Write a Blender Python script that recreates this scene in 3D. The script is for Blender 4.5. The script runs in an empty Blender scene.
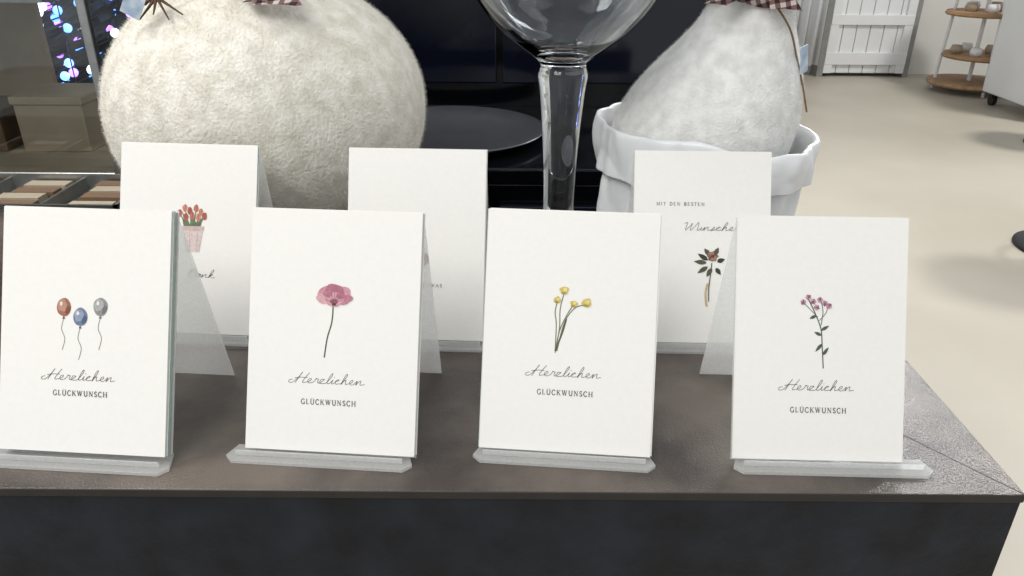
import bpy, bmesh, math, random
from mathutils import Vector, Matrix, noise
random.seed(7)
S = bpy.context.scene
S.view_settings.view_transform = 'Standard'
TZ = 0.90            # table top height
CZ = TZ + 0.301      # camera height

# ------------------------------------------------------------ helpers
def lin(c):
    out = []
    for v in c:
        v = v / 255.0
        out.append(v / 12.92 if v <= 0.04045 else ((v + 0.055) / 1.055) ** 2.4)
    return tuple(out) + (1.0,)

_m = {}
def mat(name, rgb, rough=0.6, metal=0.0, var=0.08, scale=20.0, bump=0.0, bscale=200.0, spec=0.5, rgb2=None, sheen=0.0, detail=4.0, bdist=0.002):
    if name in _m: return _m[name]
    m = bpy.data.materials.new(name); m.use_nodes = True
    nt = m.node_tree; b = nt.nodes['Principled BSDF']
    tc = nt.nodes.new('ShaderNodeTexCoord')
    nz = nt.nodes.new('ShaderNodeTexNoise'); nz.inputs['Scale'].default_value = scale; nz.inputs['Detail'].default_value = detail
    nt.links.new(tc.outputs['Object'], nz.inputs['Vector'])
    cr = nt.nodes.new('ShaderNodeValToRGB')
    c = lin(rgb)
    c2 = lin(rgb2) if rgb2 else tuple(min(1, x * (1 + var)) for x in c[:3]) + (1,)
    c1 = c if rgb2 else tuple(x * (1 - var) for x in c[:3]) + (1,)
    cr.color_ramp.elements[0].position = 0.35; cr.color_ramp.elements[1].position = 0.65
    cr.color_ramp.elements[0].color = c1; cr.color_ramp.elements[1].color = c2
    nt.links.new(nz.outputs['Fac'], cr.inputs['Fac']); nt.links.new(cr.outputs['Color'], b.inputs['Base Color'])
    b.inputs['Roughness'].default_value = rough; b.inputs['Metallic'].default_value = metal
    b.inputs['Specular IOR Level'].default_value = spec
    if sheen: b.inputs['Sheen Weight'].default_value = sheen; b.inputs['Sheen Roughness'].default_value = 0.5
    if bump:
        n2 = nt.nodes.new('ShaderNodeTexNoise'); n2.inputs['Scale'].default_value = bscale; n2.inputs['Detail'].default_value = 5
        nt.links.new(tc.outputs['Object'], n2.inputs['Vector'])
        bp = nt.nodes.new('ShaderNodeBump'); bp.inputs['Strength'].default_value = bump; bp.inputs['Distance'].default_value = bdist
        nt.links.new(n2.outputs['Fac'], bp.inputs['Height']); nt.links.new(bp.outputs['Normal'], b.inputs['Normal'])
    _m[name] = m
    return m

def empty(name, loc=(0, 0, 0), rz=0.0, sc=1.0):
    e = bpy.data.objects.new(name, None); e.location = loc; e.rotation_euler = (0, 0, rz); e.scale = (sc, sc, sc)
    e.empty_display_size = 0.02
    S.collection.objects.link(e); return e

def mobj(name, verts, faces, mats, parent=None, smooth=False, fm=None, bevel=0.0):
    me = bpy.data.meshes.new(name); me.from_pydata([tuple(v) for v in verts], [], faces); me.update()
    if not isinstance(mats, (list, tuple)): mats = [mats]
    for m in mats: me.materials.append(m)
    if fm: me.polygons.foreach_set('material_index', fm)
    if smooth: me.polygons.foreach_set('use_smooth', [True] * len(me.polygons))
    o = bpy.data.objects.new(name, me); S.collection.objects.link(o)
    if parent: o.parent = parent
    if bevel:
        b = o.modifiers.new('bevel', 'BEVEL'); b.width = bevel; b.segments = 3; b.limit_method = 'ANGLE'
    return o

def boxvf(x0, x1, y0, y1, z0, z1):
    v = [(x0,y0,z0),(x1,y0,z0),(x1,y1,z0),(x0,y1,z0),(x0,y0,z1),(x1,y0,z1),(x1,y1,z1),(x0,y1,z1)]
    f = [(0,3,2,1),(4,5,6,7),(0,1,5,4),(1,2,6,5),(2,3,7,6),(3,0,4,7)]
    return v, f

class MB:
    def __init__(s): s.v = []; s.f = []; s.m = []
    def add(s, v, f, m=0):
        o = len(s.v); s.v += list(v); s.f += [tuple(i + o for i in q) for q in f]; s.m += [m] * len(f)
    def box(s, *a, m=0): v, f = boxvf(*a); s.add(v, f, m)
    def cyl(s, p0, p1, r0, r1=None, n=16, m=0):
        r1 = r0 if r1 is None else r1
        p0 = Vector(p0); p1 = Vector(p1); d = (p1 - p0).normalized()
        a = d.orthogonal().normalized(); b = d.cross(a)
        v = []
        for p, r in ((p0, r0), (p1, r1)):
            for i in range(n):
                t = 2 * math.pi * i / n; v.append(p + a * math.cos(t) * r + b * math.sin(t) * r)
        f = [(i, (i + 1) % n, n + (i + 1) % n, n + i) for i in range(n)] + [tuple(range(n))[::-1], tuple(range(n, 2 * n))]
        s.add(v, f, m)
    def tube(s, pts, r, n=8, m=0):
        for a, b in zip(pts[:-1], pts[1:]): s.cyl(a, b, r, n=n, m=m)
    def lathe(s, prof, cx=0, cy=0, n=48, m=0, close=False, fn=None):
        v = []
        for k, (r, z) in enumerate(prof):
            for i in range(n):
                t = 2 * math.pi * i / n
                p = Vector((cx + r * math.cos(t), cy + r * math.sin(t), z))
                if fn: p = fn(p, t, r, z, k)
                v.append(p)
        f = []
        K = len(prof)
        for k in range(K - 1 if not close else K):
            k2 = (k + 1) % K
            for i in range(n):
                j = (i + 1) % n
                f.append((k * n + i, k * n + j, k2 * n + j, k2 * n + i))
        s.add(v, f, m)
    def sphere(s, c, rx, ry=None, rz=None, n=24, k=16, m=0):
        ry = ry or rx; rz = rz or rx
        v = []; f = []
        for a in range(k + 1):
            ph = math.pi * a / k
            for i in range(n):
                t = 2 * math.pi * i / n
                v.append((c[0] + rx * math.sin(ph) * math.cos(t), c[1] + ry * math.sin(ph) * math.sin(t), c[2] - rz * math.cos(ph)))
        for a in range(k):
            for i in range(n):
                j = (i + 1) % n; f.append((a * n + i, a * n + j, (a + 1) * n + j, (a + 1) * n + i))
        s.add(v, f, m)
    def obj(s, name, mats, parent=None, smooth=False, bevel=0.0):
        return mobj(name, s.v, s.f, mats, parent, smooth, s.m, bevel)

def catmull(P, n=8):
    if len(P) < 3: return P
    Q = [P[0]] + list(P) + [P[-1]]; out = []
    for i in range(1, len(Q) - 2):
        p0, p1, p2, p3 = Q[i-1], Q[i], Q[i+1], Q[i+2]
        for k in range(n):
            t = k / n
            out.append(tuple(0.5 * ((2*p1[d]) + (-p0[d]+p2[d])*t + (2*p0[d]-5*p1[d]+4*p2[d]-p3[d])*t*t + (-p0[d]+3*p1[d]-3*p2[d]+p3[d])*t**3) for d in range(len(p1))))
    out.append(tuple(P[-1])); return out

# ------------------------------------------------------------ materials
m_card = mat('card_paper', (237, 235, 230), 0.7, var=0.01, scale=300, spec=0.2)
m_card2 = mat('card_paper_edge', (196, 206, 200), 0.8, var=0.05, scale=300, spec=0.2)
m_felt = mat('cream_felt', (215, 210, 196), 0.95, rgb2=(238, 234, 224), scale=70, bump=1.0, bscale=330, spec=0.1, sheen=0.2, detail=14, bdist=0.0016)
m_felt2 = mat('white_felt', (218, 217, 213), 0.95, rgb2=(238, 237, 234), scale=80, bump=1.0, bscale=360, spec=0.1, sheen=0.2, detail=14, bdist=0.0015)
m_stone = mat('counter_laminate', (60, 53, 49), 0.25, rgb2=(106, 96, 88), scale=12, bump=0.6, bscale=650, detail=15, bdist=0.0010)
m_slate = mat('counter_front_slate', (13, 16, 22), 0.5, rgb2=(30, 34, 43), scale=26, bump=0.6, bscale=60, detail=14, spec=0.35)
m_edge = mat('counter_edge', (40, 35, 33), 0.45, var=0.15, scale=40)
m_floor = mat('polished_floor', (168, 161, 146), 0.45, rgb2=(180, 173, 159), scale=1.2, detail=8, spec=0.35)
m_wall = mat('wall_paint', (220, 218, 212), 0.8, var=0.02, scale=3)
m_white = mat('white_lacquer', (232, 233, 232), 0.45, var=0.02, scale=5)
m_black = mat('black_gloss', (9, 10, 14), 0.12, var=0.2, scale=4)
m_blackm = mat('black_matt', (14, 14, 17), 0.5, var=0.2, scale=10)
m_metal = mat('brushed_metal', (170, 172, 170), 0.32, metal=0.9, var=0.1, scale=50)
m_dmetal = mat('dark_metal', (80, 84, 84), 0.35, metal=0.8, var=0.1, scale=50)
m_wood = mat('wood', (146, 112, 78), 0.6, rgb2=(176, 140, 102), scale=18, detail=8)
m_woodp = mat('pale_wood', (166, 152, 132), 0.6, rgb2=(188, 176, 156), scale=8, detail=8)
m_twine = mat('twine', (120, 96, 66), 0.9, var=0.2, scale=400)
m_tag = mat('paper_tag', (150, 172, 196), 0.7, rgb2=(205, 214, 222), scale=120)
m_twig = mat('twig_brown', (84, 62, 48), 0.9, var=0.3, scale=80)

def plaid():
    m = bpy.data.materials.new('plaid_fabric'); m.use_nodes = True; nt = m.node_tree; b = nt.nodes['Principled BSDF']
    tc = nt.nodes.new('ShaderNodeTexCoord'); mp = nt.nodes.new('ShaderNodeMapping'); mp.inputs['Rotation'].default_value = (0.3, 0.2, 0.5)
    nt.links.new(tc.outputs['Object'], mp.inputs['Vector'])
    fac = []
    for ax in ('X', 'Z'):
        w = nt.nodes.new('ShaderNodeTexWave'); w.bands_direction = ax; w.inputs['Scale'].default_value = 40; w.inputs['Distortion'].default_value = 0.3
        nt.links.new(mp.outputs['Vector'], w.inputs['Vector'])
        g = nt.nodes.new('ShaderNodeMath'); g.operation = 'GREATER_THAN'; g.inputs[1].default_value = 0.5
        nt.links.new(w.outputs['Fac'], g.inputs[0]); fac.append(g)
    a = nt.nodes.new('ShaderNodeMath'); a.operation = 'ADD'
    nt.links.new(fac[0].outputs[0], a.inputs[0]); nt.links.new(fac[1].outputs[0], a.inputs[1])
    h = nt.nodes.new('ShaderNodeMath'); h.operation = 'MULTIPLY'; h.inputs[1].default_value = 0.5
    nt.links.new(a.outputs[0], h.inputs[0])
    cr = nt.nodes.new('ShaderNodeValToRGB'); cr.color_ramp.interpolation = 'CONSTANT'
    cr.color_ramp.elements[0].color = lin((196, 184, 178)); cr.color_ramp.elements[1].color = lin((116, 90, 86)); cr.color_ramp.elements[1].position = 0.4
    e = cr.color_ramp.elements.new(0.8); e.color = lin((52, 34, 36))
    nt.links.new(h.outputs[0], cr.inputs['Fac']); nt.links.new(cr.outputs['Color'], b.inputs['Base Color']); b.inputs['Roughness'].default_value = 0.95
    return m
m_plaid = plaid()

def frosted(name='frosted_acrylic', lo=0.5, hi=0.64):
    m = bpy.data.materials.new(name); m.use_nodes = True; nt = m.node_tree
    out = nt.nodes['Material Output']; b = nt.nodes['Principled BSDF']
    b.inputs['Base Color'].default_value = (0.93, 0.93, 0.92, 1); b.inputs['Roughness'].default_value = 0.06
    tr = nt.nodes.new('ShaderNodeBsdfTranslucent'); tr.inputs['Color'].default_value = (0.97, 0.97, 0.96, 1)
    tp = nt.nodes.new('ShaderNodeBsdfTransparent'); tp.inputs['Color'].default_value = (0.97, 0.98, 0.98, 1)
    nz = nt.nodes.new('ShaderNodeTexNoise'); nz.inputs['Scale'].default_value = 60
    mr = nt.nodes.new('ShaderNodeMapRange'); mr.inputs['To Min'].default_value = lo; mr.inputs['To Max'].default_value = hi
    nt.links.new(nz.outputs['Fac'], mr.inputs['Value'])
    m1 = nt.nodes.new('ShaderNodeMixShader'); m1.inputs[0].default_value = 0.5
    m2 = nt.nodes.new('ShaderNodeMixShader'); nt.links.new(mr.outputs['Result'], m2.inputs[0])
    nt.links.new(b.outputs[0], m1.inputs[1]); nt.links.new(tr.outputs[0], m1.inputs[2])
    nt.links.new(m1.outputs[0], m2.inputs[1]); nt.links.new(tp.outputs[0], m2.inputs[2])
    nt.links.new(m2.outputs[0], out.inputs['Surface']); return m
m_acr = frosted()

def glassmat(name, col=(1, 1, 1, 1), thin=False):
    m = bpy.data.materials.new(name); m.use_nodes = True; nt = m.node_tree; out = nt.nodes['Material Output']
    if thin:
        g = nt.nodes.new('ShaderNodeBsdfGlossy'); g.inputs['Roughness'].default_value = 0.02
        t = nt.nodes.new('ShaderNodeBsdfTransparent'); t.inputs['Color'].default_value = (0.93, 0.94, 0.93, 1)
        f = nt.nodes.new('ShaderNodeFresnel'); f.inputs[0].default_value = 1.5
        mx = nt.nodes.new('ShaderNodeMixShader'); nt.links.new(f.outputs[0], mx.inputs[0])
        nt.links.new(t.outputs[0], mx.inputs[1]); nt.links.new(g.outputs[0], mx.inputs[2]); nt.links.new(mx.outputs[0], out.inputs['Surface'])
    else:
        b = nt.nodes['Principled BSDF']; b.inputs['Base Color'].default_value = col
        b.inputs['Transmission Weight'].default_value = 1; b.inputs['Roughness'].default_value = 0.0; b.inputs['IOR'].default_value = 1.48
    return m
m_glass = glassmat('clear_glass', (0.95, 0.98, 1, 1)); m_pane = glassmat('pane_glass', thin=True)

def emis(name, rgb, s):
    m = bpy.data.materials.new(name); m.use_nodes = True; b = m.node_tree.nodes['Principled BSDF']
    b.inputs['Emission Color'].default_value = lin(rgb); b.inputs['Emission Strength'].default_value = s; return m

# ------------------------------------------------------------ camera
cam = bpy.data.cameras.new('camera'); co = bpy.data.objects.new('camera', cam); S.collection.objects.link(co)
cam.sensor_width = 36; cam.lens = 760 / 1024 * 36; cam.clip_start = 0.01
co.matrix_world = Matrix.Translation((0, 0, CZ)) @ Matrix.Rotation(math.radians(64), 4, 'X') @ Matrix.Rotation(math.radians(0.4), 4, 'Z')
S.camera = co

# ------------------------------------------------------------ room
b = MB(); b.box(-5, 6, -2.5, 7.0, -0.05, 0.0); b.obj('floor', m_floor)
b = MB(); b.box(-5, 6, 6.75, 6.85, 0, 3.0); b.obj('wall_back', m_wall)
b = MB(); b.box(-5.1, -5, -2.5, 6.85, 0, 3.0); b.obj('wall_left', m_wall)

# plank door
d = empty('door_1', (0, 0, 0))
b = MB()
nw = 6; X0, X1 = 2.62, 3.30
for i in range(nw):
    a = X0 + (X1 - X0) * i / nw; b.box(a + 0.003, a + (X1 - X0) / nw - 0.003, 6.62, 6.65, 0.03, 2.05)
b.box(X0, X1, 6.595, 6.62, 0.10, 0.20); b.box(X0, X1, 6.595, 6.62, 0.42, 0.50); b.box(X0, X1, 6.595, 6.62, 0.95, 1.07); b.box(X0, X1, 6.595, 6.62, 1.85, 1.97)
b.box(X0, X0 + 0.07, 6.598, 6.62, 0.03, 2.05); b.box(X1 - 0.07, X1, 6.598, 6.62, 0.03, 2.05)
b.obj('door_planks', m_white, d, bevel=0.003)
b = MB(); b.box(X1 + 0.0, X1 + 0.04, 6.6, 6.75, 0, 2.1); b.box(X0 - 0.05, X0, 6.6, 6.75, 0, 2.1); b.box(X0 - 0.05, X1 + 0.04, 6.6, 6.75, 2.06, 2.12)
b.obj('door_frame', mat('door_frame_grey', (140, 140, 136), 0.6), d)
b = MB(); b.cyl((X0 + 0.1, 6.58, 1.0), (X0 + 0.1, 6.62, 1.0), 0.012); b.cyl((X0 + 0.1, 6.575, 1.0), (X0 + 0.22, 6.575, 1.0), 0.01); b.obj('door_handle', m_metal, d, True)
# curtain
pts = 60; v = []; f = []
for i in range(pts + 1):
    x = 1.6 + 0.9 * i / pts
    y = 6.45 + 0.03 * math.sin(i * 1.1) + 0.01 * math.sin(i * 2.7)
    for z in (0.12, 1.0, 2.6): v.append((x, y + (0.01 * math.sin(i) if z < 1 else 0), z))
for i in range(pts):
    for k in range(2): f.append((i*3+k, (i+1)*3+k, (i+1)*3+k+1, i*3+k+1))
o = mobj('curtain', v, f, mat('curtain_fabric', (222, 224, 226), 0.9, var=0.02), None, True)
sm = o.modifiers.new('s', 'SOLIDIFY'); sm.thickness = 0.004

# tiered wooden display shelf
e = empty('tiered_wood_stand', (3.55, 6.05, 0))
b = MB()
for (z, r, ox) in ((0.05, 0.29, 0.0), (0.25, 0.27, 0.05), (0.56, 0.24, -0.03), (0.85, 0.2, 0.0)):
    b.lathe([(0.0, z), (r, z), (r + 0.01, z + 0.012), (r, z + 0.03), (0, z + 0.03)], ox, 0, n=32)
b.obj('wood_plates', m_wood, e)
b = MB(); b.cyl((0, 0, 0.05), (0, 0, 1.0), 0.015)
for t in (0.5, 2.6, 4.7): b.cyl((0.24 * math.cos(t), 0.24 * math.sin(t), 0), (0.2 * math.cos(t), 0.2 * math.sin(t), 0.9), 0.012)
b.obj('stand_rods', m_white, e)
b = MB()
random.seed(3)
for z, r in ((0.28, 0.2), (0.59, 0.18)):
    for i in range(5):
        t = i * 1.3 + z; b.lathe([(0, z), (0.035, z), (0.045, z + 0.03), (0.035, z + 0.06), (0, z + 0.06)], r * 0.7 * math.cos(t), r * 0.7 * math.sin(t), n=14, m=i % 2)
b.obj('small_bowls', [m_woodp, m_white], e, True)

# rolling cabinet
e = empty('rolling_cabinet', (0.26, 0, 0))
b = MB(); b.box(3.14, 4.1, 5.0, 5.6, 0.09, 1.1); b.obj('cabinet_body', m_white, e, bevel=0.01)
b = MB()
for x in (3.2, 3.6, 4.04):
    for y in (5.06, 5.54):
        b.cyl((x - 0.015, y, 0.035), (x + 0.015, y, 0.035), 0.035); b.box(x - 0.02, x + 0.02, y - 0.02, y + 0.02, 0.05, 0.09)
b.obj('castors', m_blackm, e)
b = MB()
for k in range(3): b.box(3.2 + k * 0.3, 3.2 + k * 0.3 + 0.28, 4.985, 5.0, 0.15, 1.05)
b.obj('cabinet_fronts', m_white, e, bevel=0.004)

# bar stools
def stool(x, y, r=0.2):
    e = empty('bar_stool', (x, y, 0))
    b = MB(); b.lathe([(0.0, 0), (r, 0), (r, 0.012), (r * 0.8, 0.022), (0.04, 0.04), (0.028, 0.06), (0.028, 0.66), (0, 0.66)], n=40); b.obj('base_and_post', m_blackm, e, True)
    b = MB(); b.lathe([(0, 0.66), (0.15, 0.66), (0.19, 0.68), (0.2, 0.71), (0.18, 0.74), (0.1, 0.75), (0, 0.75)], n=40); b.obj('seat', m_blackm, e, True)
    b = MB(); 
    ring = [(0.14 * math.cos(t * math.pi / 12), 0.14 * math.sin(t * math.pi / 12), 0.28) for t in range(25)]
    b.tube(ring, 0.009); b.cyl((-0.14, 0, 0.28), (0.14, 0, 0.28), 0.007); b.obj('footrest', m_dmetal, e, True)
stool(2.26, 2.85); stool(3.27, 4.45)

# christmas tree with blue lights
e = empty('christmas_tree', (-2.05, 4.2, 0))
b = MB(); random.seed(5)
b.cyl((0, 0, 0), (0, 0, 1.8), 0.04, 0.01, m=1)
for i in range(900):
    z = 0.15 + 1.65 * random.random() ** 1.2; r = 0.62 * (1 - z / 1.9); t = random.random() * 6.283
    p = Vector((math.cos(t) * r, math.sin(t) * r, z - 0.1)); q = Vector((0, 0, z))
    side = Vector((-math.sin(t), math.cos(t), 0)) * 0.05
    b.add([q * 0.7 + p * 0.3 - side * 0.4, q * 0.7 + p * 0.3 + side * 0.4, p + side * 0.6, p + Vector((math.cos(t), math.sin(t), -0.3)) * 0.06, p - side * 0.6], [(0, 1, 2, 3, 4)])
b.obj('branches', [mat('fir_green', (22, 40, 46), 0.8, var=0.3), m_twig], e)
b = MB()
for i in range(420):
    z = 0.2 + 1.5 * random.random(); r = 0.66 * (1 - z / 1.9) + 0.03; t = random.random() * 6.283
    b.sphere((math.cos(t) * r, math.sin(t) * r, z - 0.08), 0.022, n=8, k=6, m=random.choice([0, 0, 1, 2]))
b.obj('fairy_lights', [emis('light_blue', (60, 130, 255), 5), emis('light_white', (210, 230, 255), 4), emis('light_violet', (150, 90, 255), 4)], e, True)

# dark partition behind the tree
b = MB(); b.box(-4.2, -0.9, 5.2, 5.28, 0, 2.2); b.obj('wall_partition', mat('dark_partition', (34, 38, 50), 0.5, var=0.2, scale=3))

# ------------------------------------------------------------ black cabinet behind
e = empty('black_cabinet', (0, 0, 0))
b = MB()
b.box(-0.46, 0.40, 1.04, 1.75, 0.0, 0.86); b.box(-0.46, 0.40, 1.42, 1.75, 0.86, 1.75)
b.box(-0.47, 0.41, 1.03, 1.42, 0.86, 0.885)
b.obj('carcass', m_black, e, bevel=0.004)
b = MB(); b.box(-0.43, -0.03, 1.40, 1.42, 0.93, 1.7); b.box(-0.02, 0.37, 1.40, 1.42, 0.93, 1.7)
b.box(-0.43, -0.03, 1.025, 1.04, 0.05, 0.83); b.box(-0.02, 0.37, 1.025, 1.04, 0.05, 0.83)
b.obj('door_panels', mat('navy_black_gloss', (10, 14, 26), 0.08), e, bevel=0.003)
b = MB(); b.cyl((-0.06, 1.375, 1.15), (-0.06, 1.375, 1.4), 0.006); b.cyl((0.01, 1.375, 1.15), (0.01, 1.375, 1.4), 0.006)
for x in (-0.06, 0.01):
    for z in (1.16, 1.39): b.cyl((x, 1.375, z), (x, 1.40, z), 0.004)
b.obj('handles', m_dmetal, e, True)
e = empty('serving_tray', (-0.10, 1.2, 0.886))
b = MB(); b.lathe([(0, 0), (0.12, 0), (0.15, 0.012), (0.152, 0.014), (0.148, 0.015), (0.12, 0.004), (0, 0.004)], n=64); b.obj('tray_dish', mat('pewter', (110, 112, 118), 0.35, metal=0.7), e, True)

# ------------------------------------------------------------ left counter + glass showcase
e = empty('side_counter', (0, 0, 0))
b = MB(); b.box(-1.5, -0.50, 0.86, 1.6, 0.0, 0.84); b.obj('counter_body', mat('grey_panel', (96, 96, 92), 0.5), e)
b = MB(); b.box(-1.52, -0.48, 0.84, 1.62, 0.84, 0.86); b.obj('counter_slab', mat('beige_top', (176, 168, 152), 0.35), e, bevel=0.003)
e = empty('glass_showcase', (0, 0, 0.861))
x0, x1, y0, y1, h = -1.25, -0.552, 1.03, 1.27, 0.62; t = 0.006
b = MB()
for x in (x0, x1):
    for y in (y0, y1): b.box(x - t, x + t, y - t, y + t, 0, h)
for z in (0.01, h):
    b.box(x0, x1, y0 - t, y0 + t, z - t * .8, z + t * .8); b.box(x0, x1, y1 - t, y1 + t, z - t * .8, z + t * .8)
    b.box(x0 - t, x0 + t, y0, y1, z - t * .8, z + t * .8); b.box(x1 - t, x1 + t, y0, y1, z - t * .8, z + t * .8)
b.obj('metal_frame', m_metal, e, bevel=0.002)
b = MB(); b.box(x0, x1, y0 - 0.002, y0 + 0.002, 0, h); b.box(-0.72, x1, y1 - 0.002, y1 + 0.002, 0, h)
b.obj('glass_panes', m_pane, e)
b = MB(); b.box(x0, -0.75, y1 - 0.01, y1, 0, h); b.box(x0, x1, y0, y1, 0.0, 0.02); b.obj('back_and_base', m_woodp, e)
b = MB(); b.box(x0, -0.62, y0 + 0.03, y1, 0.235, 0.241); b.obj('shelves', m_metal, e)
b = MB()
for k, z in enumerate((0.02, 0.241)):
    for j in range(4):
        x = -0.68 - j * 0.125; y = 1.16
        hh = (0.07, 0.05, 0.11, 0.06)[(j + k * 3) % 4]
        b.box(x - 0.05, x + 0.05, y - 0.05, y + 0.05, z, z + hh, m=(j * 2 + k) % 3)
        b.box(x - 0.053, x + 0.053, y - 0.053, y + 0.053, z + hh, z + hh + 0.012, m=(j + k) % 3)
b.obj('gift_boxes', [m_woodp, mat('grey_carton', (128, 126, 120), 0.6), mat('brown_carton', (120, 96, 74), 0.7)], e, bevel=0.002)
# flat compartment tray
e = empty('metal_compartment_tray', (-0.63, 0.93, 0.861), 0.0)
b = MB()
b.box(-0.15, 0.15, -0.062, 0.062, 0.0, 0.004)
b.box(-0.15, 0.15, -0.062, -0.058, 0, 0.024); b.box(-0.15, 0.15, 0.058, 0.062, 0, 0.024); b.box(-0.15, -0.146, -0.062, 0.062, 0, 0.024); b.box(0.146, 0.15, -0.062, 0.062, 0, 0.024)
for x in (-0.05, 0.05): b.box(x - 0.002, x + 0.002, -0.06, 0.06, 0.0, 0.02)
b.obj('tray_body', m_metal, e)
b = MB(); random.seed(21)
for i in range(3):
    for j in range(4):
        x = -0.125 + i * 0.1 + random.uniform(0, .008); y = -0.045 + j * 0.026
        b.box(x, x + 0.055, y, y + 0.02, 0.004, 0.016 + random.uniform(0, .004), m=(i + j) % 2)
b.obj('tray_contents', [m_woodp, mat('brown_carton', (120, 96, 74), 0.7)], e)

# ------------------------------------------------------------ counter table
e = empty('display_counter', (0, 0, 0))
TX = 0.301; TY0 = 0.346; TY1 = 0.805
b = MB(); b.box(-1.1, TX - 0.001, TY0 + 0.0015, TY1 - 0.002, 0.0, TZ - 0.006); b.obj('counter_body', m_slate, e)
b = MB(); b.box(-1.1, TX, TY0, TY1, TZ - 0.006, TZ); b.m = [1, 0, 1, 1, 1, 1]
b.obj('counter_top', [m_stone, m_edge], e, bevel=0.0010)
b = MB()
def seam(p, q, w=0.0005):
    p = Vector(p); q = Vector(q); d2 = (q - p).normalized(); n = Vector((-d2.y, d2.x)) * w
    vs = [p + n, p - n, q - n, q + n]
    b.add([(a.x, a.y, TZ + z) for z in (-0.001, 0.00012) for a in vs], [(4, 5, 6, 7), (0, 1, 5, 4), (1, 2, 6, 5), (2, 3, 7, 6), (3, 0, 4, 7)])
seam((TX - 0.001, TY0 + 0.001), (0.175, 0.505)); seam((0.175, 0.505), (-1.09, 0.505))
b.obj('mitre_seams', m_blackm, e)

# ------------------------------------------------------------ card art
amats = {}
def amat(rgb):
    if rgb not in amats: amats[rgb] = mat('ink_%d_%d_%d' % rgb, rgb, 0.8, var=0.12, scale=500, spec=0.1)
    return amats[rgb]
INK = (84, 80, 82); MM = 0.001

class Art:
    def __init__(s): s.v = []; s.f = []; s.m = []; s.mats = []; s.q = []
    def mi(s, rgb):
        k = amat(rgb)
        if k not in s.mats: s.mats.append(k)
        return s.mats.index(k)
    def put(s, pts, faces, rgb, L): s.q.append((L, len(s.q), pts, faces, rgb))
    def flush(s):
        z = 0.12
        for L, _, pts, faces, rgb in sorted(s.q, key=lambda a: (a[0], a[1])):
            o = len(s.v); mi = s.mi(rgb); z += 0.004
            s.v += [(p[0], p[1], z) for p in pts]
            for q in faces: s.f.append(tuple(i + o for i in q)); s.m.append(mi)
    def poly(s, pts, rgb, L=0): s.put(pts, [tuple(range(len(pts)))], rgb, L)
    def blob(s, x, y, rx, ry, rgb, rot=0, irr=0.1, L=0, n=20):
        ph = random.random() * 6; P = []
        for i in range(n):
            t = 2 * math.pi * i / n; k = 1 + irr * (math.sin(3 * t + ph) * .6 + math.sin(5 * t + ph * 2) * .4)
            a = rx * k * math.cos(t); c = ry * k * math.sin(t)
            P.append((x + a * math.cos(rot) - c * math.sin(rot), y + a * math.sin(rot) + c * math.cos(rot)))
        s.poly(P, rgb, L)
    def stroke(s, P, w, rgb=INK, L=0, sm=True):
        P = catmull(P) if sm else P
        N = len(P); V = []
        for i, p in enumerate(P):
            a = P[max(0, i - 1)]; c = P[min(N - 1, i + 1)]
            dx, dy = c[0] - a[0], c[1] - a[1]; l = math.hypot(dx, dy) or 1
            nx, ny = -dy / l * w / 2, dx / l * w / 2
            V += [(p[0] + nx, p[1] + ny), (p[0] - nx, p[1] - ny)]
        s.put(V, [(2*i, 2*i + 1, 2*i + 3, 2*i + 2) for i in range(N - 1)], rgb, L)
    def leaf(s, x0, y0, x1, y1, w, rgb, L=0):
        dx, dy = x1 - x0, y1 - y0; l = math.hypot(dx, dy); nx, ny = -dy / l, dx / l
        R = []; Q = []
        for i in range(9):
            t = i / 8; k = math.sin(math.pi * t ** 0.8) * w / 2
            R.append((x0 + dx * t + nx * k, y0 + dy * t + ny * k))
            if 0 < i < 8: Q.append((x0 + dx * t - nx * k, y0 + dy * t - ny * k))
        s.poly(R + Q[::-1], rgb, L)
    def serif(s, body, x, y, width, h, rgb=INK, gap=0.34):
        tot = sum((SER[c][0] if c != ' ' else 0.5) + gap for c in body) - gap
        k = width / tot; cur = x - width / 2
        for c in body:
            if c == ' ': cur += (0.5 + gap) * k; continue
            w, st, se = SER[c]
            for wt, P, sm in st:
                s.stroke([(cur + p[0] * k, y + p[1] * h) for p in P], (0.44 if wt else 0.24) * h / 3.1, rgb, sm=sm)
            for px, py in se:
                s.stroke([(cur + px * k - 0.13 * h, y + py * h), (cur + px * k + 0.13 * h, y + py * h)], 0.17 * h / 3.1, rgb, sm=False)
            cur += (w + gap) * k
    def script(s, word, x, y, width, xh=2.8, w=0.29, rgb=INK):
        cur = 0; chains = []; chain = []
        for ch in word:
            st, adv, extra = GL[ch]
            chain += [(cur + p[0], p[1]) for p in st]
            for ex in extra: chains.append([(cur + p[0], p[1]) for p in ex])
            cur += adv
        chains.append(chain)
        k = width / cur
        for c in chains:
            s.stroke([(x - width / 2 + (p[0] + 0.22 * p[1]) * k, y + p[1] * xh) for p in c], w, rgb)

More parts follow.
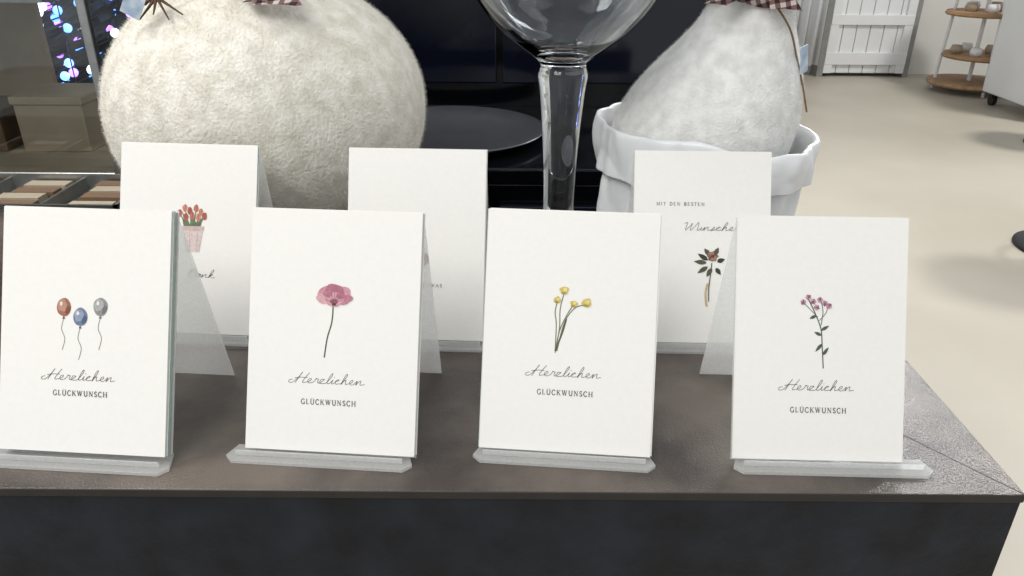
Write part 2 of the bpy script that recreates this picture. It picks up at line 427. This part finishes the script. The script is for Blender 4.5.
C_ = [(.82, .78), (.6, .98), (.3, .95), (.05, .6), (.07, .35), (.3, .03), (.6, .02), (.84, .22)]
SER = {
 'G': (.9, [(1, C_, True), (1, [(.82, .0), (.82, .42)], False)], [(.78, .42)]),
 'L': (.7, [(1, [(.15, 0), (.15, 1)], False), (0, [(.15, .03), (.68, .03), (.7, .25)], False)], [(.15, 1), (.15, 0)]),
 'U': (.95, [(1, [(.15, 1), (.15, .35), (.3, .05), (.5, 0), (.72, .06), (.82, .35), (.82, 1)], True)], [(.15, 1), (.82, 1)]),
 'C': (.85, [(1, C_, True)], []),
 'K': (.9, [(1, [(.15, 0), (.15, 1)], False), (0, [(.8, 1), (.18, .42)], False), (1, [(.38, .6), (.85, 0)], False)], [(.15, 0), (.15, 1), (.8, 1), (.85, 0)]),
 'W': (1.3, [(1, [(.1, 1), (.4, 0)], False), (0, [(.4, 0), (.65, 1)], False), (1, [(.65, 1), (.92, 0)], False), (0, [(.92, 0), (1.2, 1)], False)], [(.1, 1), (.65, 1), (1.2, 1)]),
 'N': (1.0, [(0, [(.15, 0), (.15, 1)], False), (1, [(.15, 1), (.85, 0)], False), (0, [(.85, 0), (.85, 1)], False)], [(.15, 0), (.12, 1), (.85, 1)]),
 'S': (.65, [(1, [(.58, .82), (.4, 1), (.12, .85), (.15, .6), (.5, .42), (.6, .2), (.35, 0), (.08, .2)], True)], []),
 'H': (1.0, [(1, [(.15, 0), (.15, 1)], False), (1, [(.85, 0), (.85, 1)], False), (0, [(.15, .5), (.85, .5)], False)], [(.15, 0), (.15, 1), (.85, 0), (.85, 1)]),
 'M': (1.15, [(0, [(.15, 0), (.18, 1)], False), (1, [(.18, 1), (.57, .05)], False), (0, [(.57, .05), (.95, 1)], False), (1, [(.95, 1), (1.0, 0)], False)], [(.15, 0), (1.0, 0), (.15, 1), (1.0, 1)]),
 'I': (.35, [(1, [(.17, 0), (.17, 1)], False)], [(.17, 0), (.17, 1)]),
 'T': (.8, [(1, [(.4, 0), (.4, 1)], False), (0, [(.03, .78), (.05, .98), (.75, .98), (.77, .78)], False)], [(.4, 0)]),
 'D': (.9, [(1, [(.15, 0), (.15, 1)], False), (1, [(.15, 1), (.55, .95), (.82, .5), (.55, .04), (.15, 0)], True)], [(.1, 0), (.1, 1)]),
 'E': (.75, [(1, [(.15, 0), (.15, 1)], False), (0, [(.15, .98), (.66, .98)], False), (0, [(.15, .52), (.5, .52)], False), (0, [(.15, .03), (.7, .03), (.72, .2)], False)], [(.1, 0), (.1, 1)]),
 'B': (.8, [(1, [(.15, 0), (.15, 1)], False), (1, [(.15, 1), (.55, .93), (.58, .62), (.2, .53)], True), (1, [(.2, .53), (.68, .4), (.62, .05), (.15, 0)], True)], [(.1, 0), (.1, 1)]),
 'R': (.85, [(1, [(.15, 0), (.15, 1)], False), (1, [(.15, 1), (.6, .93), (.62, .6), (.2, .5)], True), (1, [(.4, .5), (.82, 0)], False)], [(.15, 0), (.1, 1), (.82, 0)]),
 'F': (.7, [(1, [(.15, 0), (.15, 1)], False), (0, [(.15, .98), (.66, .98), (.68, .8)], False), (0, [(.15, .52), (.5, .52)], False)], [(.15, 0), (.1, 1)]),
 'A': (.95, [(0, [(.08, 0), (.46, 1)], False), (1, [(.46, 1), (.86, 0)], False), (0, [(.2, .35), (.7, .35)], False)], [(.08, 0), (.86, 0)]),
}
SER['\u00dc'] = (SER['U'][0], SER['U'][1] + [(1, [(.28, 1.2), (.36, 1.2)], False), (1, [(.6, 1.2), (.68, 1.2)], False)], SER['U'][2])

GL = {
 'H': ([(1.75, 2.3), (1.45, 1.4), (1.2, .4), (1.25, .05), (1.5, .1)], 1.75, [[(-.3, .7), (-.75, .45), (-.7, .0), (-.2, .0), (.25, .8), (.65, 2.0), (.7, 2.3), (.5, 1.4), (.2, -.1)], [(-.1, .95), (.6, 1.15), (1.7, 1.2)]]),
 'e': ([(.1, .2), (.45, .5), (.55, .88), (.35, 1.0), (.12, .5), (.35, .03), (.8, .12)], 1.0, []),
 'r': ([(.08, .5), (.18, 1.12), (.26, .95), (.55, .95), (.52, .4), (.68, .05)], .85, []),
 'z': ([(.02, .5), (.1, .92), (.12, .95), (.52, .92), (.55, .9), (.3, .45), (.04, .06), (.06, .03), (.4, .0), (.75, .05)], .9, []),
 'l': ([(.1, .3), (.5, 1.6), (.5, 2.3), (.3, 1.9), (.15, .6), (.25, .05), (.5, .12)], .6, []),
 'i': ([(.1, .4), (.25, .95), (.2, .3), (.3, .03), (.5, .15)], .55, [[(.3, 1.4), (.34, 1.5), (.38, 1.5)]]),
 'c': ([(.2, .5), (.55, .9), (.52, .98), (.3, .95), (.1, .5), (.25, .05), (.72, .12)], .95, []),
 'h': ([(.1, .3), (.5, 1.7), (.45, 2.3), (.25, 1.8), (.08, 0), (.3, .7), (.58, .95), (.6, .5), (.7, .05), (.95, .15)], 1.05, []),
 'n': ([(.12, .9), (.1, 0), (.35, .7), (.62, .95), (.65, .4), (.75, .05), (1.3, .25)], 1.1, []),
 'u': ([(.1, .9), (.1, .2), (.3, .0), (.6, .5), (.7, .95), (.65, .3), (.75, .05), (.95, .15)], 1.05, []),
 's': ([(.3, .7), (.45, 1.0), (.5, .5), (.3, 0), (.1, .1), (.7, .15)], .8, []),
 'W': ([(-.2, 1.8), (.2, 2.1), (.25, .8), (.35, 0), (.8, 1.2), (1.0, 1.9), (1.0, .6), (1.15, 0), (1.6, 1.2), (1.9, 2.2)], 2.0, []),
 'k': ([(.1, .3), (.5, 1.7), (.4, 2.3), (.2, 1.6), (.08, 0), (.3, .8), (.6, .9), (.3, .5), (.7, .0), (1.1, .2)], 1.0, []),
 'D': ([(.3, 2.1), (.1, 0), (.8, .1), (1.3, 1.2), (.8, 2.2), (0, 2.0)], 1.4, []),
 'a': ([(.6, .9), (.2, .9), (.1, .2), (.4, .05), (.65, .9), (.65, .2), (.85, .12)], .9, []),
}
GLW = 'GL\u00dcCKWUNSCH'

def art_balloons(A):
    for x, y, c1, c2, c3 in ((-13, 88, (164, 112, 94), (184, 142, 124), (134, 86, 70)), (-2.5, 82.5, (116, 128, 152), (146, 156, 176), (90, 102, 130)), (10, 89, (148, 148, 148), (172, 172, 172), (116, 117, 120))):
        A.blob(x, y, 4.5, 5.6, c1, irr=0.03); A.blob(x - 0.8, y + 1, 3, 3.8, c2, irr=0.1, L=1); A.blob(x - 1.6, y + 2.2, 0.9, 1.3, (224, 218, 212), L=2); A.blob(x + 2.4, y - 1.5, 1.2, 2.6, c3, rot=-.4, L=2)
        A.poly([(x - .2, y - 5.4), (x - 1, y - 7), (x + 1, y - 7), (x + .2, y - 5.4)], c3)
        A.stroke([(x, y - 6.8), (x - 1.2, y - 13), (x + 1, y - 19), (x - .5, y - 26)], 0.35, (120, 116, 114))
    A.script('Herzlichen', -2, 44, 42); A.serif(GLW, -1.5, 34.5, 34, 3.1)
def art_poppy(A):
    A.stroke([(-.5, 90), (-1, 80), (-3.5, 70), (-5, 58)], 0.8, (86, 90, 80))
    for x, y, rx, ry, c, r in ((-5, 97, 5.5, 4.8, (194, 140, 152), .4), (5, 97.5, 5.5, 4.6, (202, 150, 160), -.4), (0, 99, 6, 4.2, (172, 114, 130), 0), (-6.5, 94, 5, 3, (210, 166, 172), -.3), (6.5, 94, 5, 3, (184, 128, 142), .3), (0, 94, 6, 4.5, (204, 156, 164), 0)):
        A.blob(x, y, rx, ry, c, r, 0.12, L=1)
    A.blob(-4, 97, 3, 2, (180, 122, 138), L=2); A.blob(4.5, 96, 3, 1.8, (174, 114, 130), L=2)
    A.blob(0, 92.5, 2.6, 1.6, (146, 92, 108), L=2)
    for k in range(7):
        a = math.pi * (0.1 + 0.8 * k / 6); A.stroke([(0, 91.5), (5.5 * math.cos(a), 91.5 + 7 * math.sin(a))], 0.28, (150, 94, 110), L=3, sm=False)
    A.blob(0, 90.8, 1.3, 1.0, (100, 78, 74), L=3)
    A.script('Herzlichen', -2, 42, 43); A.serif(GLW, -1.5, 29, 34, 3.1)
def art_yellow(A):
    g = (116, 120, 94); g2 = (92, 98, 82)
    for P in ([(-4, 98), (-6, 88), (-6, 76), (-8, 61)], [(2, 91), (-2, 84), (-6, 74), (-8, 61)], [(9, 91), (3, 89), (-3, 80), (-7, 62)], [(-8, 92), (-9, 86), (-8, 78), (-8, 62)]): A.stroke(P, 0.6, g)
    A.stroke([(-8, 62), (-4, 74), (-2, 82)], 1.0, g2)
    for x, y, r in ((-4, 99.5, 2.7), (-8, 93.5, 2.2), (2.2, 91.5, 2.2), (10, 92.5, 2.9)):
        A.blob(x, y, r, r * .9, (204, 184, 100), irr=.2, L=1); A.blob(x + .4, y + .5, r * .5, r * .45, (222, 206, 140), irr=.2, L=2); A.blob(x - .4, y - r * .6, r * .6, r * .25, (164, 146, 80), L=2)
    A.script('Herzlichen', -1.5, 46.5, 42); A.serif(GLW, -1, 35, 34, 3.1)
def art_pink(A):
    g = (84, 94, 88)
    A.stroke([(-8, 98), (-4, 90), (0, 80), (1, 70), (2, 56)], 0.65, g)
    A.stroke([(0, 82), (1, 90), (0, 96)], .45, g); A.stroke([(-2, 87), (-7, 92), (-10, 95)], .4, g); A.stroke([(-1, 85), (3, 90), (3.5, 94)], .4, g)
    for a in ((0, 79, 5, 82), (.5, 76, -4, 78), (1, 71, -3, 66), (1.5, 64, 5, 69), (-3, 88, -7, 86)): A.leaf(*a, 2.0, g)
    for x, y in ((-11, 96), (-8, 99), (-5, 96.5), (-1, 97.5), (2, 95.5), (4.5, 94), (-3, 93)):
        for k in range(5):
            t = k * 1.257 + x; A.blob(x + 1.0 * math.cos(t), y + 1.0 * math.sin(t), .8, .8, ((172, 124, 144), (190, 150, 166), (148, 96, 122))[k % 3], L=1, n=8)
        A.blob(x, y, .45, .45, (100, 68, 84), L=2, n=8)
    A.script('Herzlichen', -1, 42.5, 41); A.serif(GLW, -.5, 29, 33.5, 3.1)
def art_tulips(A):
    for i, (x, y) in enumerate(((-6, 94), (-2, 98), (2, 96), (7, 98), (11, 95), (14, 92), (4, 92), (9, 91), (-1, 91))):
        A.stroke([(4.5 + (x - 4.5) * .3, 80), (x, y)], .8, (120, 130, 102), sm=False); A.leaf(4 + (x - 4) * .4, 80, x + 2 * (-1) ** i, y - 3, 2.4, (108, 120, 94))
        A.blob(x, y, 2.0, 3.0, ((186, 122, 106), (200, 140, 120), (170, 102, 92))[i % 3], L=1); A.stroke([(x, y - 2), (x + .4, y + 3)], .35, (150, 84, 78), L=2, sm=False)
    A.poly([(-3, 82), (13, 82), (10.5, 64), (-.5, 64)], (212, 194, 190), 2); A.poly([(-3.8, 84), (13.8, 84), (13.4, 80.5), (-3.4, 80.5)], (200, 180, 176), 3)
    A.stroke([(2, 80), (3, 64)], .5, (192, 168, 166), L=3, sm=False); A.stroke([(9, 80), (8, 64)], .5, (192, 168, 166), L=3, sm=False)
    A.script('Dank', 12, 44, 22)
def art_mid(A):
    A.leaf(2, 60, 9, 68, 3, (116, 106, 92)); A.blob(7, 62, 3.5, 4.5, (166, 136, 112)); A.blob(8, 64, 2, 2.4, (130, 98, 82), L=1); A.blob(-3, 70, 5, 5, (196, 156, 146)); A.blob(0, 62, 5, 4, (140, 148, 120))
    A.serif('F\u00dcR DICH ETWAS', 1, 41, 40, 2.4)
def art_peony(A):
    A.serif('MIT DEN BESTEN', -17.0, 106, 37, 2.5); A.script('Wunschen', 8, 87, 45, 2.8)
    g = (66, 70, 62); g2 = (92, 90, 78)
    for a in ((5, 64, -3, 69), (4, 62, -6, 63), (5, 59, -3, 54), (6, 68, 2, 73), (10, 68, 13, 74), (12, 63, 18, 65), (8, 58, 4, 51), (11, 58, 15, 53)):
        A.leaf(*a, 3.6, g if (a[0] + a[1]) % 2 else g2)
    for k in range(6):
        t = k * 1.05; A.blob(8.5 + 2.0 * math.cos(t), 67 + 2.0 * math.sin(t), 2.2, 2.0, ((138, 106, 92), (112, 84, 74), (158, 130, 112))[k % 3], L=1, irr=.25)
    A.blob(8.5, 67, 1.3, 1.2, (96, 66, 60), L=2, irr=.2)
    A.stroke([(8, 62), (7, 52), (6, 42), (6, 32)], .8, g2)
    A.stroke([(5, 46), (3.5, 38), (4.5, 28)], 1.6, (196, 172, 140))

ALPHA = math.radians(25)
H = 0.148
def card_display(X, D, yaw, art, stack=0.004, W=0.105, alpha=ALPHA, ledge=(-0.058, 0.058), legy=0.104, ledge_rot=0.0):
    e = empty('greeting_card_display', (X, D, TZ), math.radians(yaw))
    sa, ca = math.sin(alpha), math.cos(alpha)
    def M(u, v, n): return (u, v * sa - n * ca, 0.0042 + v * ca + n * sa)
    b = MB(); N = max(4, int(stack / 0.0007)); st = stack / N
    for i in range(N):
        n1 = -i * st; n0 = n1 - st * 0.72
        du = 0 if i == 0 else random.uniform(-.0006, .0010); dv = 0 if i == 0 else random.uniform(-.0, .0006)
        vv, ff = boxvf(-W/2 + du, W/2 + du, dv, H + dv, n0, n1)
        b.add([M(x, y + stack * 0.45, z) for x, y, z in vv], ff, 1 if (i % 3 == 2) else 0)
    b.obj('card_stack', [m_card, m_card2], e)
    A = Art(); art(A); A.flush()
    mobj('card_print', [M(u * MM, v * MM + stack * 0.45, n * MM) for u, v, n in A.v], A.f, A.mats, e, fm=A.m)
    t = 0.0011; nb = -stack - 0.0004
    b = MB()
    vv, ff = boxvf(-W/2 - 0.0005, W/2 + 0.0005, 0.0, H + 0.0005, nb - t, nb); b.add([M(x, y, z) for x, y, z in vv], ff)
    top = Vector(M(0, H, nb - t / 2)); foot = Vector((0, legy, 0.0005))
    dd = (foot - top).normalized(); nn = Vector((0, -dd.z, dd.y))
    vs = []
    for x in (-W/2, W/2):
        for p, s in ((top, 1), (top, -1), (foot, -1), (foot, 1)): q = p + nn * s * t / 2; vs.append((x, q.y, max(q.z, 0.0002)))
    b.add(vs, [(0, 1, 2, 3), (4, 7, 6, 5), (0, 4, 5, 1), (1, 5, 6, 2), (2, 6, 7, 3), (3, 7, 4, 0)])
    l0, l1 = ledge; fy = -0.008; by = nb * -1 + 0.004
    P = [(l0 + .004, by), (l0, fy + 0.005), (l0 + .005, fy), (l1 - .005, fy), (l1, fy + 0.005), (l1 - .004, by)]
    c, s_ = math.cos(ledge_rot), math.sin(ledge_rot)
    P = [(x * c - y * s_, x * s_ + y * c) for x, y in P]
    n = len(P)
    b.add([(x, y, 0.0002) for x, y in P] + [(x, y, 0.0024) for x, y in P], [tuple(range(n))[::-1], tuple(range(n, 2*n))] + [(i, (i+1) % n, n + (i+1) % n, n + i) for i in range(n)])
    # low front lip that holds the cards
    V = []
    for x in (l0 + .006, l1 - .006):
        for y, z in ((fy + .0065, .0023), (fy + .0055, .0023), (fy + .0050, .0062), (fy + .0060, .0062)): V.append((x * c - y * s_, x * s_ + y * c, z))
    b.add(V, [(0, 1, 2, 3), (4, 7, 6, 5), (0, 4, 5, 1), (1, 5, 6, 2), (2, 6, 7, 3), (3, 7, 4, 0)])
    b.obj('acrylic_easel', m_acr, e, bevel=0.0002)
    return e
random.seed(11)
card_display(-0.261, 0.3685, -4, art_balloons, 0.0075, ledge=(-0.060, 0.056))
card_display(-0.1115, 0.3735, -4.3, art_poppy, 0.0035, W=0.1055, ledge=(-0.064, 0.052))
card_display(0.0325, 0.3755, -4.8, art_yellow, 0.003, ledge=(-0.056, 0.056))
card_display(0.1865, 0.3695, -1.5, art_pink, 0.003, W=0.102, ledge=(-0.051, 0.069))
card_display(-0.258, 0.521, -4, art_tulips, 0.003, W=0.110, legy=0.09)
card_display(-0.076, 0.513, -2, art_mid, 0.003, W=0.107, legy=0.09)
card_display(0.1460, 0.511, -1, art_peony, 0.003, legy=0.085)

# ------------------------------------------------------------ felt figures
def fuzz(b, polys_from, count, L, m=0, wd=0.00009):
    F = b.f[polys_from[0]:polys_from[1]]
    areas = []
    for q in F:
        p = [Vector(b.v[i]) for i in q[:3]]; areas.append((p[1] - p[0]).cross(p[2] - p[0]).length + 1e-12)
    ch = random.choices(range(len(F)), areas, k=count)
    V = []; FF = []
    for k in ch:
        q = [Vector(b.v[i]) for i in F[k]]
        a, c2 = random.random(), random.random()
        p = (q[0] * (1 - a) + q[1] * a) * (1 - c2) + (q[3] * (1 - a) + q[2] * a) * c2
        nr = (q[1] - q[0]).cross(q[2] - q[0])
        if nr.length < 1e-12: continue
        nr.normalize()
        d = (nr * 0.5 + Vector((random.gauss(0, 1), random.gauss(0, 1), random.gauss(0, 1))) * 0.5).normalized()
        if d.dot(nr) < 0.05: d += nr * 0.4
        s = d.orthogonal().normalized() * wd; l = L * random.uniform(.3, 1.2)
        mid = p + d * l * .5 + nr * 0.0003; o = len(V)
        V += [p - s, p + s, mid + s * .7, mid - s * .7, p + d * l - nr * l * .2]; FF += [(o, o+1, o+2, o+3), (o+3, o+2, o+4)]
    b.add(V, FF, m)

def felt_fn(amp, sc):
    def fn(p, t, r, z, k):
        if r < 1e-5: return p
        d = noise.noise(p * sc) * amp + noise.noise(p * sc * 5) * amp * .25
        return p + Vector((math.cos(t), math.sin(t), 0)) * d
    return fn

def scarf(b, cx, cy, z, r, rr, m=0):
    def fn(p, t, R, zz, k):
        return p + Vector((0, 0, 0.004 * math.sin(3 * t + k * .3))) + Vector((math.cos(t), math.sin(t), 0)) * 0.003 * math.sin(7 * t + k)
    b.lathe([(r + rr * math.cos(a), z + rr * 1.1 * math.sin(a)) for a in [i * math.pi / 6 for i in range(12)]], cx, cy, n=60, m=m, close=True, fn=fn)
def tail(b, pts, w, m=0):
    P = catmull(pts, 6); V = []; F = []
    for i, p in enumerate(P):
        ww = w / 2 * (0.7 + 0.5 * i / len(P))
        for k in range(5):
            u = -1 + k / 2; V.append((p[0] + u * ww, p[1] - 0.002 + 0.0015 * math.sin(k * 2.4 + i * .4), p[2] + 0.001 * math.sin(k)))
    for i in range(len(P) - 1):
        for k in range(4): F.append((i*5+k, i*5+k+1, (i+1)*5+k+1, (i+1)*5+k))
    b.add(V, F, m)

# big round snowman
cx, cy = -0.240, 0.758
e = empty('felt_snowman', (cx, cy, TZ + 0.002))
b = MB(); R = 0.152; RZ = 0.1275
prof = [(0.0, 0.001)]
for i in range(1, 64):
    a = math.pi * i / 64; rr = R * math.sin(a); z = RZ - RZ * math.cos(a)
    if z > 0.240: break
    prof.append((rr, max(z, 0.001)))
zt = prof[-1][1]; prof += [(0.060, zt + 0.010), (0.054, zt + 0.02)]
hr = 0.083
for i in range(1, 24):
    a = math.pi * (0.24 + 0.76 * i / 23); prof.append((max(hr * math.sin(a), 0.0), zt + 0.075 - hr * math.cos(a)))
b.lathe(prof, 0, 0, n=128, fn=felt_fn(0.0018, 12)); nf = len(b.f)
fuzz(b, (0, nf), 75000, 0.0045)
b.obj('felt_body', m_felt, e, True)
b = MB(); scarf(b, 0, 0, zt + 0.018, 0.062, 0.013)
b.obj('scarf', m_plaid, e, True)
b = MB(); tail(b, [(0.03, -0.072, zt + 0.018), (0.042, -0.090, zt + 0.006), (0.050, -0.106, zt - 0.006)], 0.034)
tail(b, [(-0.01, -0.072, zt + 0.018), (0.026, -0.092, zt + 0.004), (0.036, -0.104, zt - 0.004)], 0.025)
b.obj('scarf_tails', m_plaid, e, True)
b = MB(); b.tube(catmull([(-0.03, -0.074, zt + .008), (-0.055, -0.082, zt + .002), (-0.066, -0.09, zt - .008)], 5), 0.0012, m=0)
for k in range(5): b.cyl((-0.056, -0.088, zt - 0.002), (-0.078 + 0.012 * k, -0.104, zt - 0.014 - 0.004 * (k % 2)), 0.0016, 0.0006, n=6, m=0)
vv, ff = boxvf(-0.008, 0.008, -0.0005, 0.0005, -0.010, 0.010)
Rm = Matrix.Rotation(0.5, 3, 'Y'); b.add([Rm @ Vector(p) + Vector((-0.068, -0.106, zt - 0.006)) for p in vv], ff, 1)
b.obj('twine_and_tag', [m_twig, m_tag], e)
b = MB()
for s in (-1, 1): b.sphere((0.028 * s, -0.080, zt + 0.10), 0.006, m=0)
b.cyl((0, -0.078, zt + 0.08), (0.005, -0.135, zt + 0.078), 0.01, 0.002, m=1)
b.obj('face', [m_blackm, mat('carrot_orange', (206, 120, 60), 0.8)], e, True)

# snowman in paper bag
cx, cy = 0.172, 0.713
e = empty('felt_snowman', (cx, cy, TZ + 0.002), 0, 0.96)
b = MB()
body = [(0, .004, 0), (.06, .004, 0), (.078, .03, 0), (.084, .08, .002), (.087, .125, .007), (.085, .145, .011), (.078, .167, .017), (.067, .188, .024), (.055, .206, .030), (.045, .222, .035), (.040, .235, .038), (.037, .250, .040)]
pf = catmull(body, 5)
def fnb(p, t, r, z, k):
    off = pf[min(k, len(pf) - 1)][2] if k < len(pf) else 0.042
    q = p + Vector((off, 0, 0))
    if r > 1e-4:
        q += Vector((math.cos(t), math.sin(t), 0)) * (noise.noise(q * 20) * 0.003)
    return q
prof = [(max(p[0], 0), p[1]) for p in pf]
hr = 0.056
for i in range(1, 20):
    a = math.pi * (0.22 + 0.78 * i / 19); prof.append((max(hr * math.sin(a), 0), 0.252 + 0.044 - hr * math.cos(a)))
b.lathe(prof, 0, 0, n=72, fn=fnb); nf = len(b.f); fuzz(b, (0, nf), 32000, 0.0036)
b.obj('felt_body', m_felt2, e, True)
b = MB(); scarf(b, 0.040, 0, 0.258, 0.040, 0.012)
tail(b, [(0.02, -0.045, .256), (0.0, -0.053, .250), (-0.010, -0.056, .246)], 0.02)
tail(b, [(0.045, -0.052, .256), (0.050, -0.054, .248), (0.052, -0.056, .242)], 0.026)
b.obj('scarf', m_plaid, e, True)
b = MB(); b.tube(catmull([(0.04, -0.054, .250), (0.062, -0.045, .226), (0.075, -0.038, .200), (0.084, -0.040, .175), (0.091, -0.042, .152)], 6), 0.0009)
vv, ff = boxvf(-0.005, 0.005, -0.0005, 0.0005, -0.012, 0.012); Rm = Matrix.Rotation(-0.25, 3, 'Y'); Rz = Matrix.Rotation(0.6, 3, 'Z')
b.add([Rz @ (Rm @ Vector(p)) + Vector((0.078, -0.048, 0.200)) for p in vv], ff, 1)
b.obj('twine_and_tag', [m_twine, m_tag], e)
b = MB()
for s in (-1, 1): b.sphere((0.042 + 0.018 * s, -0.053, .31), 0.004, m=0)
b.cyl((.042, -0.052, .30), (.044, -0.09, .298), 0.007, 0.0015, m=1)
b.obj('face', [m_blackm, mat('carrot_orange', (206, 120, 60), 0.8)], e, True)
# paper bag
e2 = empty('paper_bag', (0.181, 0.712, TZ), 0, 0.95)
b = MB()
prof = catmull([(0.0, .0015), (0.088, .0015), (0.096, .006), (.099, .03), (.099, .06), (.0985, .09), (.099, .106), (.100, .120), (.101, .130), (.1035, .133), (.106, .130), (.1075, .118), (.107, .104), (.106, .092)], 6)
def bagfn(p, t, r, z, k):
    if z < 0.005: return p
    w = min(1, z / 0.05)
    q = Vector((math.cos(t) * 1.2, math.sin(t) * 1.2, z * 6))
    dd, _ = noise.voronoi(q * 1.5); d2, _ = noise.voronoi(q * 3.2 + Vector((3, 1, 5)))
    d = ((dd[1] - dd[0]) - .25) * 0.012 * w + ((d2[1] - d2[0]) - .25) * 0.0035 * w
    rim = max(0, (z - 0.085) / 0.05)
    dz = rim * (-0.007 * math.cos(t) + 0.003 * math.sin(t * 3 + 1) + 0.005 * noise.noise(Vector((math.cos(t) * 2, math.sin(t) * 2, 0))))
    return p + Vector((math.cos(t) * max(min(d, .007), -0.003), math.sin(t) * max(min(d, .007), -0.003), dz))
b.lathe([(max(p[0], 0), max(p[1], .0012)) for p in prof], 0, 0, n=160, fn=bagfn)
o = b.obj('bag_shell', mat('white_waxed_paper', (234, 236, 238), 0.3, var=0.02, scale=30, bump=0.25, bscale=40), e2, True)
sd = o.modifiers.new('s', 'SOLIDIFY'); sd.thickness = 0.0005

# ------------------------------------------------------------ big wine-glass vase
e = empty('goblet_vase', (0.0425, 0.668, TZ))
outer = catmull([(0.0, .0005), (.050, .0005), (.052, .003), (.045, .007), (.028, .013), (.019, .025), (.0145, .05), (.0145, .09), (.0165, .13), (.0195, .165), (.0215, .180), (.0195, .187), (.023, .193), (.040, .205), (.057, .219), (.073, .240), (.088, .268), (.098, .305), (.100, .345), (.095, .385), (.088, .42)], 5)
inner = catmull([(.0865, .42), (.0935, .385), (.0983, .345), (.0963, .305), (.086, .270), (.070, .243), (.054, .2235), (.037, .210), (.018, .2015), (0, .199)], 5)
b = MB(); b.lathe([(max(p[0], 0), max(p[1], .0004)) for p in outer + inner], 0, 0, n=72); b.obj('glass_body', m_glass, e, True)

# ------------------------------------------------------------ lighting
w = bpy.data.worlds.new('world'); S.world = w; w.use_nodes = True; nt = w.node_tree
bg = nt.nodes['Background']; bg.inputs['Color'].default_value = (0.94, 0.97, 1.0, 1); bg.inputs['Strength'].default_value = 0.60
def area(name, loc, target, size, power, col=(1, 1, 1), sy=None):
    l = bpy.data.lights.new(name, 'AREA'); l.energy = power; l.color = col; l.shape = 'RECTANGLE'; l.size = size; l.size_y = sy or size
    o = bpy.data.objects.new(name, l); S.collection.objects.link(o); o.location = loc
    o.rotation_euler = (Vector(target) - Vector(loc)).to_track_quat('-Z', 'Y').to_euler(); return o
area('window_light', (1.3, 3.6, 2.9), (0.1, 0.5, 0.9), 1.2, 100, (0.97, 0.98, 1.0))
area('ceiling_light', (-0.9, -0.9, 2.7), (0, 0.5, 0.95), 1.2, 31, (1, 0.985, 0.96))
area('shop_light', (4.2, 4.1, 3.6), (2.4, 3.0, 0), 0.5, 120, (1, 0.99, 0.96))
area('showcase_fill', (-1.3, 0.7, 2.6), (-0.9, 1.3, 1.1), 0.6, 20, (1, 0.98, 0.94))  # added fill lamp that lifts the dark showcase, not a shop fixture
